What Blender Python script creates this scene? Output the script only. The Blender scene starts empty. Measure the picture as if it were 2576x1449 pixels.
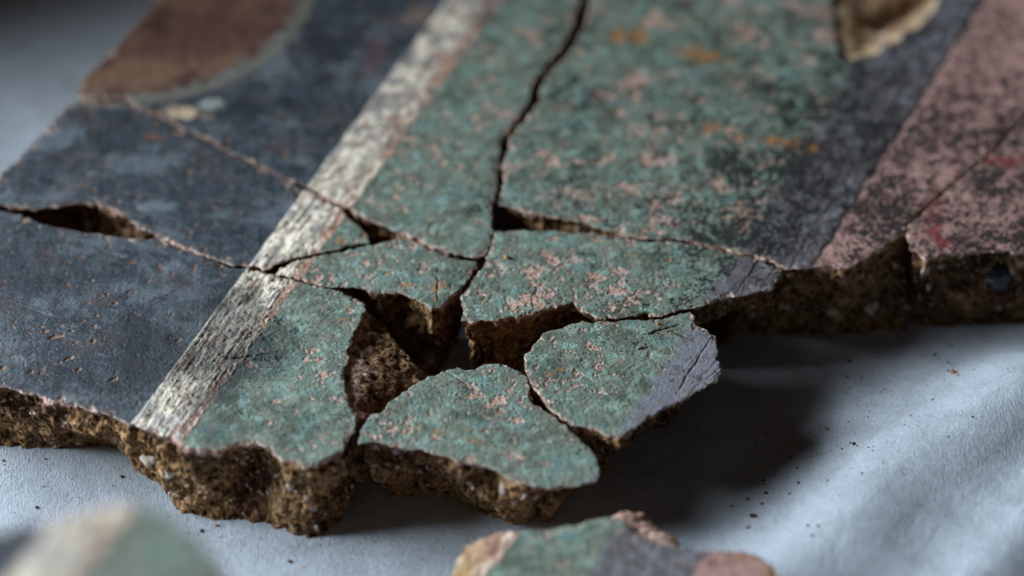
import bpy, math, random
import numpy as np
from mathutils import Vector
from mathutils.bvhtree import BVHTree

# ------------------------------------------------------------------ camera, world, light, exposure
# authored in centimetres, written to Blender in metres
CM = 0.01
PITCH = math.radians(40.0)
LENS = 100.0
DIST = 70.0                       # camera to the painted surface in the middle of the picture
TOP = 2.3                         # usual height of the painted surfaces over the paper
sc = bpy.context.scene
col = sc.collection

FW = np.array([0, math.cos(PITCH), -math.sin(PITCH)])
UP = np.array([0, math.sin(PITCH), math.cos(PITCH)])
RT = np.array([1.0, 0, 0])
CAM = np.array([0, 0, TOP]) - FW * DIST
FPX = 2576 * LENS / 36.0

cam_d = bpy.data.cameras.new("camera")
cam = bpy.data.objects.new("camera", cam_d)
col.objects.link(cam)
cam.location = Vector(CAM * CM)
cam.rotation_euler = (math.pi / 2 - PITCH, 0, 0)
cam_d.lens = LENS
cam_d.sensor_width = 36.0
cam_d.clip_start = 0.02
cam_d.clip_end = 20
cam_d.dof.use_dof = True
cam_d.dof.focus_distance = 0.684
cam_d.dof.aperture_fstop = 4.6
cam_d.dof.aperture_blades = 0
sc.camera = cam

w = bpy.data.worlds.new("World")
sc.world = w
w.use_nodes = True
bg = w.node_tree.nodes["Background"]
bg.inputs[0].default_value = (1.0, 0.72, 0.54, 1)
bg.inputs[1].default_value = 0.024

def area(name, loc, target, size, size_y, power, colr):
    d = bpy.data.lights.new(name, 'AREA')
    d.shape = 'RECTANGLE'; d.size = size; d.size_y = size_y
    d.energy = power; d.color = colr
    o = bpy.data.objects.new(name, d); col.objects.link(o)
    o.location = loc
    o.rotation_euler = (Vector(target) - Vector(loc)).to_track_quat('-Z', 'Y').to_euler()
    return o
AZ, EL, LD = math.radians(166), math.radians(22), 1.5
area("window_light", (math.cos(AZ) * math.cos(EL) * LD, math.sin(AZ) * math.cos(EL) * LD, math.sin(EL) * LD),
     (0, 0, 0.02), 1.2, 0.8, 84.0, (0.82, 0.91, 1.0))

sc.view_settings.view_transform = 'Standard'
sc.view_settings.look = 'None'
sc.view_settings.exposure = 0.0
sc.view_settings.gamma = 1.0
sc.render.engine = 'CYCLES'
sc.cycles.use_denoising = True
sc.cycles.max_bounces = 5
sc.cycles.diffuse_bounces = 3

# ------------------------------------------------------------------ noise
rng = np.random.RandomState(7)
_a = rng.rand(256, 256) * 2 * np.pi
GX, GY = np.cos(_a).astype(np.float32), np.sin(_a).astype(np.float32)
_g = rng.randn(64, 64, 64, 3); _g /= np.linalg.norm(_g, axis=3, keepdims=True)
G3 = _g.astype(np.float32)

def n2(x, y, s=1.0, seed=0):
    x = np.asarray(x, np.float32) / s + seed * 17.31; y = np.asarray(y, np.float32) / s + seed * 9.77
    xi = np.floor(x).astype(np.int32); yi = np.floor(y).astype(np.int32)
    fx = x - xi; fy = y - yi
    u = fx * fx * fx * (fx * (fx * 6 - 15) + 10); v = fy * fy * fy * (fy * (fy * 6 - 15) + 10)
    x0 = xi & 255; x1 = (xi + 1) & 255; y0 = yi & 255; y1 = (yi + 1) & 255
    a = GX[x0, y0] * fx + GY[x0, y0] * fy
    b = GX[x1, y0] * (fx - 1) + GY[x1, y0] * fy
    c = GX[x0, y1] * fx + GY[x0, y1] * (fy - 1)
    d = GX[x1, y1] * (fx - 1) + GY[x1, y1] * (fy - 1)
    return (a + (b - a) * u + (c - a) * v + (a - b - c + d) * u * v) * 1.5

def f2(x, y, s=1.0, oct=3, seed=0, gain=0.5):
    t = 0; a = 1; n = 0
    for k in range(oct):
        t = t + a * n2(x, y, s, seed + k * 3); n += a; a *= gain; s *= 0.5
    return 1.4 * t / n ** 0.7

def n3(p, s=1.0, seed=0):
    q = np.asarray(p, np.float32) / s + seed * np.array([7.3, 3.1, 5.7], np.float32)
    i = np.floor(q).astype(np.int32); f = q - i
    u = f * f * (3 - 2 * f)
    r = 0
    for dx in (0, 1):
        for dy in (0, 1):
            for dz in (0, 1):
                g = G3[(i[:, 0] + dx) & 63, (i[:, 1] + dy) & 63, (i[:, 2] + dz) & 63]
                dd = g[:, 0] * (f[:, 0] - dx) + g[:, 1] * (f[:, 1] - dy) + g[:, 2] * (f[:, 2] - dz)
                wx = u[:, 0] if dx else 1 - u[:, 0]; wy = u[:, 1] if dy else 1 - u[:, 1]; wz = u[:, 2] if dz else 1 - u[:, 2]
                r = r + dd * wx * wy * wz
    return r * 1.6

def sst(a, b, x):
    t = np.clip((x - a) / (b - a), 0, 1)
    return t * t * (3 - 2 * t)

def mix(a, b, t):
    t = np.asarray(t)[:, None]
    return a * (1 - t) + np.asarray(b, np.float32) * t

def C(r, g, b):
    v = np.array([r, g, b]) / 255.0
    return np.where(v <= 0.04045, v / 12.92, ((v + 0.055) / 1.055) ** 2.4).astype(np.float32)

# ------------------------------------------------------------------ projecting traced outlines on the plane a fragment's face lies in
def unproj(P, h=TOP, tilt=(0, 0), c0=(0, 0)):
    P = np.asarray(P, float)
    d = (P[:, 0:1] - 1288) / FPX * RT - (P[:, 1:2] - 724.5) / FPX * UP + FW
    n = np.array([-tilt[0], -tilt[1], 1.0])
    p0 = np.array([c0[0], c0[1], h])
    t = ((p0 - CAM) @ n) / (d @ n)
    return CAM + d * t[:, None]

def W(x, y, h=TOP):
    return unproj([(x, y)], h)[0, :2]

def line(a, b):
    """x as a linear function of y for a painted border through two picture points"""
    A, B = W(*a), W(*b)
    k = (B[0] - A[0]) / (B[1] - A[1])
    return lambda y: A[0] + k * (y - A[1])

L_bw = line((408, 963), (1000, 165))
L_wp = line((500, 1030), (1115, 160))
L_pg = line((567, 963), (1150, 157))
_A, _B = W(1245, 568), W(1880, 645)
L_D = lambda x: _A[1] + (_B[1] - _A[1]) / (_B[0] - _A[0]) * (x - _A[0])
L_C = line((1250, 500), (1375, 170))
L_gg = line((1612, 1010), (2135, 200))
L_gp = line((2150, 505), (2453, 33))
DIRS = np.array([0.40, 1.0]); DIRS /= np.linalg.norm(DIRS)

# ------------------------------------------------------------------ paint
GREEN = C(106, 122, 108); GREEN_L = C(142, 166, 154); GREEN_D = C(54, 68, 58)
PLAST = C(196, 164, 148); PINKP = C(172, 136, 128); GREY = C(108, 111, 124); GREY_L = C(136, 140, 152)
CREAM = C(238, 227, 206); CREAM_D = C(154, 138, 114); BLUE = C(50, 59, 68); BLUE_L = C(112, 123, 130); BLUE_D = C(18, 25, 34)
BLACK = C(24, 26, 28); OCHRE = C(186, 122, 48); BROWN = C(98, 68, 58); REDB = C(120, 44, 48)

def splat(x, y, px, py, rx, ry, rot=0, soft=0.5, rough=0.35, seed=0, h=TOP):
    """soft irregular patch at a place given in the photograph, lying on the painted plane; radii in cm"""
    c = W(px, py, h)
    dx, dy = x - c[0], y - c[1]
    m = (np.abs(dx) < 3 * max(rx, ry)) & (np.abs(dy) < 3 * max(rx, ry))
    out = np.zeros_like(x)
    if not m.any():
        return out
    dx, dy = dx[m], dy[m]
    ca, sa = math.cos(rot), math.sin(rot)
    u = (dx * ca + dy * sa) / rx; v = (-dx * sa + dy * ca) / ry
    d = np.sqrt(u * u + v * v) + rough * f2(x[m], y[m], max(rx, ry) * 0.7, 3, 40 + seed)
    out[m] = 1 - sst(1 - soft, 1 + soft * 0.4, d)
    return out

def seg(x, y, a, b, wd, seed=0):
    """thin wobbly line between two picture points, width in cm"""
    A, B = W(*a), W(*b)
    ab = B - A; L = np.hypot(*ab)
    u = ((x - A[0]) * ab[0] + (y - A[1]) * ab[1]) / L
    v = (-(x - A[0]) * ab[1] + (y - A[1]) * ab[0]) / L + 0.03 * n2(x, y, 0.3, 50 + seed)
    t = np.clip(u / L, 0, 1)
    ww = wd * (0.35 + 0.65 * np.sin(np.pi * t)) * (0.7 + 0.6 * n2(x, y, 0.15, 51 + seed))
    return (1 - sst(ww * 0.4, ww * 1.1 + 1e-4, np.abs(v))) * (u > 0) * (u < L)

OCHRES = [(1582, 92, .45, .35), (1735, 128, .3, .25), (1790, 148, .5, .22), (1788, 320, .22, .18), (1865, 345, .12, .16), (1972, 360, .3, .24),
          (1940, 352, .2, .12), (2030, 372, .3, .1), (858, 606, .10, .09), (1020, 716, .13, .06), (1275, 632, .05, .05), (1494, 600, .06, .09), (1200, 1098, .14, .06),
          (1110, 1078, .14, .09), (1172, 1072, .07, .05), (1410, 930, .09, .05), (1386, 942, .07, .05), (1330, 985, .08, .05), (1590, 645, .08, .06),
          (1684, 655, .06, .06), (1010, 790 + 3, .08, .04), (1425, 930, .05, .06), (1204, 560, .12, .1), (1560, 905, .07, .07), (858, 803, .08, .04)]
LOSSES = [(730, 1005, .50, .16), (775, 880, .18, .10), (800, 905, .4, .09), (720, 860, .12, .10), (660, 880, .10, .08), (830, 1000, .35, .25), (645, 1110, .3, .13),
          (740, 1125, .35, .13), (810, 935, .3, .1), (690, 1065, .2, .1), (1250, 1010, .25, .18), (1290, 1050, .2, .22), (1230, 1040, .2, .12), (1180, 1145, .2, .1), (1120, 1050, .16, .1),
          (1300, 1130, .25, .2), (1340, 1190, .3, .14), (1200, 990, .2, .1), (1410, 762, .5, .28), (1360, 745, .45, .22), (1460, 745, .4, .24), (1300, 760, .35, .14),
          (1255, 690, .55, .18), (1330, 680, .3, .15), (1215, 745, .25, .2), (1540, 735, .45, .25), (1590, 755, .35, .18), (1640, 745, .3, .15), (1490, 700, .2, .2), (1200, 780, .12, .1),
          (1440, 655, .3, .12), (1560, 680, .2, .2), (1395, 860, .16, .25), (1460, 830, .3, .12), (1525, 815, .3, .1), (1420, 890, .14, .22), (1350, 920, .1, .2), (1385, 960, .25, .2),
          (1540, 940, .06, .08), (1480, 870, .12, .2), (1660, 55, .6, .3), (1880, 85, .5, .4), (1610, 190, .35, .3), (1500, 240, .5, .2), (2000, 20, .4, .35), (1560, 280, .3, .2),
          (1330, 300, .3, .12), (1590, 470, .3, .3), (1700, 560, .3, .15), (1480, 410, .3, .2), (1820, 470, .3, .2), (1640, 400, .4, .2), (1750, 250, .4, .2),
          (1130, 290, .45, .18), (1050, 620 - 15, .12, .08), (1085, 470, .14, .2), (1060, 667, .09, .1), (1035, 350, .2, .1)]
DARKS = [(1390, 243, .35, .14), (1450, 203, .16, .12), (2025, 368, .22, .16), (2005, 372, .2, .14), (1960, 478, .2, .12), (1880, 335, .14, .1), (1630, 130, .25, .12), (1230, 45, .3, .5),
         (700, 808, .15, .16), (680, 850, .22, .14), (745, 832, .12, .1), (650, 905, .25, .09), (700, 900, .18, .08), (1215, 720, .08, .09), (1210, 738, .08, .05), (1480, 640, .35, .16), (1500, 670, .2, .14),
         (1250, 108, .2, .18), (1600, 868, .05, .08), (1770, 590, .1, .1), (1680, 500, .2, .1), (1465, 905, .05, .1), (1545, 600, .2, .05)]

def paint(x, y, zone=None):
    """returns colour (linear) and relief height (cm) of the frescoed face at world x, y"""
    x = x.astype(np.float32); y = y.astype(np.float32)
    N = len(x)
    wob = 0.05 * f2(x, y, 0.6, 3, 1)
    u = (x * DIRS[1] - y * DIRS[0]); v = (x * DIRS[0] + y * DIRS[1])        # across / along the painted bands
    if zone is None:
        s1 = x - L_bw(y) + wob * 0.5; s2 = x - L_wp(y) + wob * 3; s3 = x - L_pg(y) + wob; s4 = x - L_gg(y) + wob * 2.5; s5 = x - L_gp(y) + wob * 2.2
    else:
        s1, s2, s3, s4, s5 = [x - f(y) + wob * 2 for f in zone]
    fine = f2(x, y, 0.07, 2, 2); mid = f2(x, y, 0.35, 3, 5); low = f2(x, y, 1.7, 3, 8)
    # ---- green field
    g = np.tile(GREEN, (N, 1))
    g = mix(g, GREEN_L, sst(-0.1, 0.9, mid + 0.4 * fine))
    g = mix(g, GREEN_D, sst(-0.1, 1.1, low - 0.5 * mid + 0.3 * fine) * 0.7)
    grime = f2(x, y, 0.8, 4, 17, .65)
    g = mix(g, C(92, 92, 80), sst(0.05, 0.7, grime) * 0.55)
    g = mix(g, C(112, 152, 150), sst(0.15, 0.7, -grime - .3 * fine) * 0.5)
    g = mix(g, C(146, 136, 122), sst(0.0, 0.75, f2(x, y, 0.4, 5, 18, .8)) * 0.7)
    sv = v * 0.93 + u * 0.37; su = u * 0.93 - v * 0.37
    strokes = f2(su * 4.5 + 0.5 * low, sv, 0.5, 4, 11, .65)
    strokes2 = f2((u * .8 + v * .6) * 5, (v * .8 - u * .6), 0.4, 2, 13)
    spatch = 0.15 + 0.85 * sst(-0.1, 0.5, f2(x, y, 1.5, 3, 12))
    g = mix(g, GREEN_D, sst(0.1, 0.7, strokes) * 0.42 * spatch)
    g = mix(g, GREEN_L, sst(0.1, 0.7, -strokes) * 0.25 * spatch)
    rough_ = 0.35 + 0.9 * sst(-.3, .6, f2(x, y, 1.3, 2, 16))
    hz = 0.0065 * (0.3 + .7 * spatch) * strokes + 0.003 * strokes2 + 0.0055 * rough_ * f2(x, y, 0.2, 4, 15, .7) + 0.011 * low * 0.5
    # ---- losses showing the plaster
    m8 = sst(0, 0.5, y - L_D(x)) * sst(-1.2, -0.4, x - L_C(y)) if zone is None else 0 * x
    yonder = 0.10 * sst(-1.5, 1.0, x) + 0.10 * m8
    pl = np.zeros(N, np.float32)
    for k, (px, py, rx, ry) in enumerate(LOSSES):
        pl = np.maximum(pl, splat(x, y, px, py, rx * 1.35, ry * 1.5, seed=k, soft=0.9, rough=0.5))
    lossn = f2(x + 0.05 * mid, y, 0.30, 5, 21, 0.72) * (1 - 0.5 * m8) + 0.6 * m8 * f2(x, y, 0.42, 5, 22, .8) + 0.30 * f2(x, y, 2.4, 2, 25) + 0.10 * strokes + (0.66 * pl if zone is None else 0)
    lossn = lossn + 0.42 * sst(-0.1, 0.6, f2(x, y, 1.4, 2, 26)) - 0.15 + 0.05 * m8
    loss = sst(0.55, 0.61, lossn + yonder)
    rim = sst(0.43, 0.55, lossn + yonder) * (1 - loss)
    plast = mix(np.tile(PLAST, (N, 1)), C(150, 118, 98), sst(-0.2, 0.7, mid + fine * .5))
    plast = mix(plast, C(176, 176, 172), sst(0.1, 0.6, f2(x, y, 0.5, 2, 29)) * 0.5)
    # ---- slate blue field
    b = np.tile(BLUE, (N, 1))
    b = mix(b, BLUE_L, sst(-0.2, 0.8, f2(x, y, 2.6, 4, 31, .7) + 0.25 * fine) * 0.8)
    b = mix(b, BLUE_D, sst(-0.15, 0.6, f2(x, y, 0.5, 4, 35, .7)) * 0.75)
    b = mix(b, BLUE_D, sst(0.1, 0.7, f2((u * .9 + v * .4) * 4, (v * .9 - u * .4), 0.9, 3, 37)) * 0.4)
    b = mix(b, BLUE_L, sst(0.1, 0.75, f2(x, y, 0.16, 3, 36, .7)) * 0.35)
    b = mix(b, C(84, 72, 70), sst(0.15, 0.7, f2(x, y, 1.1, 3, 38)) * 0.4)
    scr = f2(u * 0.25 + v * 0.1, v * 3.3, 0.3, 3, 33); scr2 = f2(x * 4 + y * 2, y * .5 - x * .3, 0.3, 2, 34)
    b = mix(b, BLUE_L * 1.1, sst(0.5, 0.8, scr) * 0.4)
    b = mix(b, BLUE_L, sst(0.65, 0.9, scr2) * 0.25)
    hb = 0.006 * f2((u * .9 + v * .4) * 3, (v * .9 - u * .4), 1.2, 2, 39) + 0.0014 * f2(x, y, 0.10, 3, 41) + 0.0010 * scr + 0.011 * low * 0.5
    pit = sst(0.62, 0.72, f2(x, y, 0.22, 3, 43) + 0.25 * f2(x, y, 1.3, 2, 44))
    b = mix(b, C(122, 92, 72), pit * 0.8); hb = hb - 0.012 * pit
    spec = sst(0.62, 0.75, f2(x, y, 0.075, 2, 45))
    b = mix(b, BLACK, spec * 0.7); hb = hb - 0.006 * spec
    # ---- grey band
    gr = mix(np.tile(C(92, 89, 92), (N, 1)), C(126, 128, 136), sst(-0.2, 0.9, mid + 0.5 * low + (1.0 if zone is None else 0.0) * sst(0, -1.5, y) + .6 * sst(7, 11, y)))
    gr = mix(gr, C(96, 88, 84), sst(0, .8, f2(x, y, 0.5, 3, 47)) * 0.6)
    inc = f2(u * 9, v * 0.5, 0.9, 2, 49)
    near_ = sst(-.3, .6, y)
    gr = mix(gr, C(48, 46, 48), sst(0.15, 0.6, inc) * (0.12 + .5 * near_))
    gr = mix(gr, C(120, 98, 88), sst(0.35, 0.6, f2(u * 3, v, 0.5, 4, 48, .7)) * 0.5)
    hg = 0.004 * f2(x, y, 0.12, 3, 50) - 0.006 * near_ * sst(0.35, 0.7, inc) + 0.01 * low
    # ---- pink field
    pk = mix(np.tile(PINKP, (N, 1)), C(132, 98, 94), sst(-0.2, .8, mid + 0.5 * low))
    pk = mix(pk, C(196, 160, 150), sst(0.1, 0.9, f2(x, y, 0.3, 3, 53)) * 0.6)
    hp = 0.005 * f2(x, y, 0.12, 3, 54) + 0.004 * f2((su) * 3, sv, 0.3, 2, 55) + 0.01 * low
    # ---- black speckle, dense round the grey band
    near4 = np.exp(-((s4 + 0.1) / np.where(s4 < 0, 2.4, 1.5)) ** 2)
    ins = sst(-1.3, -0.5, y)
    low2 = f2(x, y, 1.6, 2, 63)
    amt = 0.13 + 0.42 * m8 + 0.56 * near4 * ins * (1 - sst(7, 13, y) * .5) + 0.22 * sst(0.2, 1.2, s4) * ins * (1 - .6 * sst(6, 9, y)) + 0.12 * sst(0, .6, s5) + 0.13 * sst(0, .5, s5) * (1 - sst(3, 7, y - .25 * x))
    if zone is not None: amt = amt * 0 + 0.1
    bl = 0.85 * f2(x, y, 0.12, 3, 61, .85) + 0.55 * f2(x, y, 0.4, 3, 62, .7) + 0.35 * low2
    gate = 0.85 - 1.0 * amt
    bk = sst(gate, gate + 0.16, bl)
    # compose
    m3 = sst(-0.025, 0.025, s3); m4 = sst(-0.22, 0.22, s4 + 0.12 * mid + .1 * strokes); m5 = sst(-0.12, 0.12, s5 + .08 * mid)
    c = b; h = hb
    lg = loss * (1 - 0.65 * m4)
    gc = mix(g, plast, np.clip(lg, 0, 1)); gc = mix(gc, GREEN_D * 0.8, rim * 0.3)
    gh = hz - 0.016 * lg + 0.006 * rim
    c2 = gc * (1 - m4[:, None]) + gr * m4[:, None]; h2 = gh * (1 - m4) + hg * m4
    c2 = c2 * (1 - m5[:, None]) + pk * m5[:, None]; h2 = h2 * (1 - m5) + hp * m5
    c2 = mix(c2, C(22, 26, 26), bk * 0.93); h2 = h2 - 0.006 * bk
    # fine dark pores in the green
    po = sst(0.50, 0.64, f2(x, y, 0.08, 2, 65) + .25 * f2(x, y, .9, 2, 66)) * (1 - m4)
    c2 = mix(c2, C(24, 36, 34), po * 0.75)
    # incised line between grey and pink, fainter ones in the grey
    for off, wd, dk in ((0.0, 0.035, 0.8), (-0.55, 0.02, 0.45), (-0.9, 0.014, 0.3)):
        ln = 1 - sst(wd, wd * 2.6, np.abs(s5 - wob * .5 - off))
        ln = ln * (s4 > -0.3) * (1.0 if zone is None else 0.15)
        c2 = mix(c2, C(46, 42, 42), ln * dk); h2 = h2 - 0.022 * ln * dk
    # ---- white stripe
    nlong = f2(u * 7.0, v * 0.42, 0.7, 4, 71, .7)
    flake = f2(u * 2.0, v * 0.75, 0.6, 5, 75, .65)
    terr = flake + 0.28 * nlong
    st = np.floor(terr * 3.2) / 3.2 + sst(0.75, 1.0, (terr * 3.2) % 1.0) / 3.2
    cr = mix(np.tile(CREAM, (N, 1)), C(168, 164, 150), sst(-0.2, 0.7, mid))
    cr = mix(cr, CREAM_D, sst(0.2, 0.7, -st) * 0.65)
    cr = mix(cr, C(132, 134, 140), sst(0.2, 0.6, f2(u * 2, v * .7, 0.9, 4, 77)) * 0.6)
    gap = 1 - sst(0.015, 0.055, np.abs(nlong - 0.22))
    cr = mix(cr, C(112, 98, 76), gap * 0.45)
    lost = sst(0.34, 0.42, flake * 0.8 - nlong * .3 + 0.35 * f2(x, y, 1.8, 2, 79) + 0.25 * sst(-0.5, 0.2, s2))
    cr = mix(cr, mix(np.tile(C(170, 132, 112), (N, 1)), C(120, 92, 72), sst(-.2, .6, mid + fine)), lost)
    dkc = sst(0.5, 0.62, f2(x, y, 0.2, 3, 80) + 0.15 * low)
    cr = mix(cr, C(84, 68, 52), dkc * 0.6)
    hw = 0.026 * st + 0.005 * nlong - 0.014 * lost - 0.010 * gap - 0.015 * dkc + 0.006 * fine + 0.025
    pinks = mix(np.tile(C(186, 148, 128), (N, 1)), C(132, 96, 74), sst(-.2, .6, mid + fine))
    pinks = mix(pinks, CREAM, sst(0.25, 0.4, flake + .3 * fine) * 0.8)
    hs = 0.010 * f2(x, y, 0.15, 3, 83) + 0.02 * sst(0.25, 0.4, flake + .3 * fine)
    m2 = sst(-0.03, 0.03, s2 + 0.25 * flake)
    wc = cr * (1 - m2[:, None]) + pinks * m2[:, None]; wh = hw * (1 - m2) + hs * m2
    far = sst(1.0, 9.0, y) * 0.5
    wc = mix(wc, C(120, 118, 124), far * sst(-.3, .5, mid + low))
    m1 = sst(-0.02, 0.02, s1)
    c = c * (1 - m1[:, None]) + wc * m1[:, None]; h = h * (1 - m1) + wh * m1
    c = c * (1 - m3[:, None]) + c2 * m3[:, None]; h = h * (1 - m3) + h2 * m3
    if zone is None:
        # disc with a cream rim painted on the blue
        R = np.hypot(x - DISC[0], (y - DISC[1])) + wob * 0.8
        ring = sst(DISC[2] + 0.3, DISC[2] - 0.05, R); inner = sst(DISC[2] - 0.1, DISC[2] - 0.6, R + .3 * mid)
        dc = mix(np.tile(BROWN, (N, 1)), C(126, 96, 76), sst(-.2, .8, low + .5 * mid)); dc = mix(dc, C(70, 44, 40), sst(0, .7, f2(x, y, 1.0, 3, 91)) * 0.8)
        only = (x < L_bw(y))
        c = mix(c, C(138, 136, 120), ring * only * .55); cc = inner * only
        c = c * (1 - cc[:, None]) + dc * cc[:, None]
        for k, (px, py, rx, ry) in enumerate(OCHRES):
            s = splat(x, y, px, py, rx * 1.15, ry * 1.15, seed=20 + k, rough=1.1, soft=.8) * (0.45 + 0.55 * sst(-.25, .25, f2(x, y, .15, 3, 96)))
            c = mix(c, mix(np.tile(OCHRE, (N, 1)), C(140, 92, 50), sst(-.3, .4, mid)), s * 0.9); h = h - 0.008 * s
        for k, (px, py, rx, ry) in enumerate(DARKS):
            s = splat(x, y, px, py, rx, ry, seed=60 + k, rough=1.0, soft=.6) * (0.5 + 0.5 * sst(-.1, .3, f2(x, y, 0.12, 2, 95)))
            c = mix(c, C(34, 40, 36), s * 0.85); h = h - 0.02 * s
        for (px, py, rx, ry, cl, am) in [(470, 285, .55, .35, C(206, 184, 150), 0.9), (535, 262, .35, .25, C(170, 176, 170), 0.8), (955, 120, .35, .6, C(96, 64, 62), .5), (1050, 40, .4, .5, C(150, 120, 100), .6),
                                     (470, 900, 2.6, 2.4, BLUE_D, .75), (250, 950, 2.4, .9, BLUE_D, .5), (120, 700, 2.2, 1.2, BLUE_D, .35), (820, 120, 1.0, 1.2, BLUE_D, .5), (640, 270, 1.2, .5, BLUE_D, .5), (390, 345, .35, .15, C(120, 78, 52), .8), (1045, 240, .2, .2, C(150, 110, 96), .6), (940, 165, .3, .6, C(96, 66, 64), .5),
                                     (2350, 575, .22, .5, REDB, .8), (2370, 610, .22, .3, REDB, .8), (2330, 520, .25, .3, REDB, .5), (2530, 405, .5, .25, REDB, .8), (2360, 500, .25, .5, REDB, .35),
                                     (1103, 718, .20, .2, C(160, 112, 72), .7), (1096, 735, .08, .3, C(160, 112, 72), .7), (140, 350, .6, .5, BLUE_L, .5), (330, 410, .9, .5, BLUE_L, .5), (390, 520, .5, .3, C(128, 140, 152), .5),
                                     (2060, 30, .5, .5, C(150, 122, 108), .7), (2090, 90, .4, .5, C(176, 146, 132), .8)]:
            s = splat(x, y, px, py, rx, ry, rough=0.7, soft=.7, seed=int(px))
            c = mix(c, cl, s * am)
        for k, (px, py, rx, ry) in enumerate([(150, 844, .26, .07), (165, 905, .22, .05), (283, 954, .12, .05), (113, 832, .1, .06), (195, 931, .1, .05), (230, 705, .05, .06), (290, 762, .05, .07), (268, 739, .05, .05),
                                               (447, 857, .08, .04), (8, 925, .12, .06), (235, 856, .05, .04), (78, 936, .1, .05), (190, 862, .05, .04)]):
            s = splat(x, y, px, py, rx, ry, rot=0.5, rough=0.9, seed=120 + k)
            c = mix(c, C(150, 116, 88), s * .85); h = h - 0.03 * s
        for k, (a, bb, wd, cl, am, dp) in enumerate([((1045, 676), (1180, 682), .035, C(40, 40, 36), .85, .04), ((1100, 672), (1100, 772), .03, C(60, 46, 34), .85, .04), ((1140, 705), (1128, 760), .03, C(160, 112, 72), .6, .01),
                ((83, 780), (157, 800), .02, BLUE_L * 1.3, .6, 0), ((220, 812), (256, 826), .02, BLUE_L * 1.3, .6, 0), ((430, 753), (550, 746), .02, BLUE_L * 1.3, .5, 0), ((503, 768), (497, 825), .018, C(60, 50, 44), .7, .01),
                ((505, 740), (545, 743), .015, C(60, 50, 44), .6, .01), ((1335, 740), (1340, 775), .02, C(50, 66, 60), .8, .02), ((1350, 720), (1345, 745), .02, C(50, 66, 60), .8, .02),
                ((1880, 1020 - 160), (1780, 1449 - 500), .03, C(60, 60, 66), .6, .02), ((1790, 845), (1700, 990), .04, C(84, 76, 78), .7, .02), ((1775, 850), (1690, 975), .025, C(150, 152, 160), .6, -.005),
                ((1630, 840), (1710, 815), .05, C(52, 50, 44), .8, .04), ((1690, 835), (1735, 850), .07, C(60, 54, 48), .7, .03), ((1605, 880), (1645, 868), .05, C(70, 56, 44), .7, .03), ((1605, 845), (1725, 828), .03, C(50, 46, 40), .7, .03),
                ((1380, 245), (1460, 200), .12, C(54, 62, 52), .7, .05), ((1870, 640), (1930, 655), .05, C(70, 50, 38), .8, .05), ((1718, 600), (1880, 642), .045, C(120, 76, 56), .85, .03),
                ((1850, 745), (1930, 620), .04, C(120, 104, 96), .7, .02), ((1866, 735), (1935, 600), .025, C(60, 56, 56), .7, .02), ((1080, 640), (1140, 500), .03, C(120, 92, 70), .5, .01), ((1075, 590), (1090, 550), .06, C(58, 52, 46), .6, .02),
                ((560, 900), (640, 900 - 4), .05, C(30, 44, 40), .5, .02), ((570, 905), (700, 885), .05, C(34, 44, 40), .6, .03), ((1110, 925), (1150, 945), .05, C(70, 50, 44), .6, .03), ((1150, 945), (1180, 965), .05, C(70, 50, 44), .6, .03)]):
            s = seg(x, y, a, bb, wd, k)
            c = mix(c, cl, s * am); h = h - dp * s
    c = c * (1 + 0.10 * fine[:, None])
    return np.clip(c, 0.004, 0.9), h

def circ_fit(P):
    p = unproj(P)[:, :2]
    M = np.c_[2 * p, np.ones(len(p))]
    s = np.linalg.lstsq(M, (p ** 2).sum(1), rcond=None)[0]
    return s[0], s[1], math.sqrt(s[2] + s[0] ** 2 + s[1] ** 2)
DISC = circ_fit([(187, 257), (267, 270), (350, 247), (500, 233), (600, 187), (700, 110), (777, 27)])

# mortar colour: rough lime mortar, buff near the face, ochre brown with grains below
def mortar(p, depth, tp=0.13, light=1.0):
    N = len(p)
    a = n3(p, 0.9, 1); b = n3(p, 0.28, 2); c = n3(p, 0.11, 3); d = n3(p, 0.055, 4)
    k = np.tile(C(136, 106, 74), (N, 1))
    k = mix(k, C(80, 54, 36), sst(-0.1, 0.6, a + 0.5 * b))
    k = mix(k, C(172, 142, 108), sst(0.05, 0.7, b + 0.5 * c) * 0.75)
    k = mix(k, C(136, 86, 44), sst(0.25, 0.7, n3(p, 0.2, 7)) * 0.5)
    k = mix(k, C(74, 50, 38), sst(0.0, 0.5, n3(p, 2.2, 8) + .4 * a) * 0.6)
    k = mix(k, C(34, 22, 16), sst(0.12, 0.55, -c - 0.5 * b) * 0.9)
    k = mix(k, C(206, 190, 172), sst(0.62, 0.72, c + 0.4 * a) * 0.8)
    k = mix(k, C(190, 178, 176), sst(0.60, 0.70, n3(p, 0.2, 9) + .4 * a) * 0.7)
    k = k * (1 + 0.35 * d[:, None]) * light
    tpn = tp * (1 + 0.9 * b + 0.6 * a)
    e = (1 - sst(tpn * 0.6, tpn * 1.3 + 0.02, depth)) * (0.78 + 0.22 * sst(-.3, .2, a + b))
    pl = mix(np.tile(C(198, 168, 156), (N, 1)), C(134, 100, 84), sst(-0.1, 0.6, c + 0.6 * d + .3 * b))
    k = k * (1 - e[:, None]) + pl * e[:, None]
    return np.clip(k, 0.003, 0.9)

# ------------------------------------------------------------------ materials
def nd(nt, t, **kw):
    n = nt.nodes.new(t)
    for k, v in kw.items():
        setattr(n, k, v)
    return n

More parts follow.
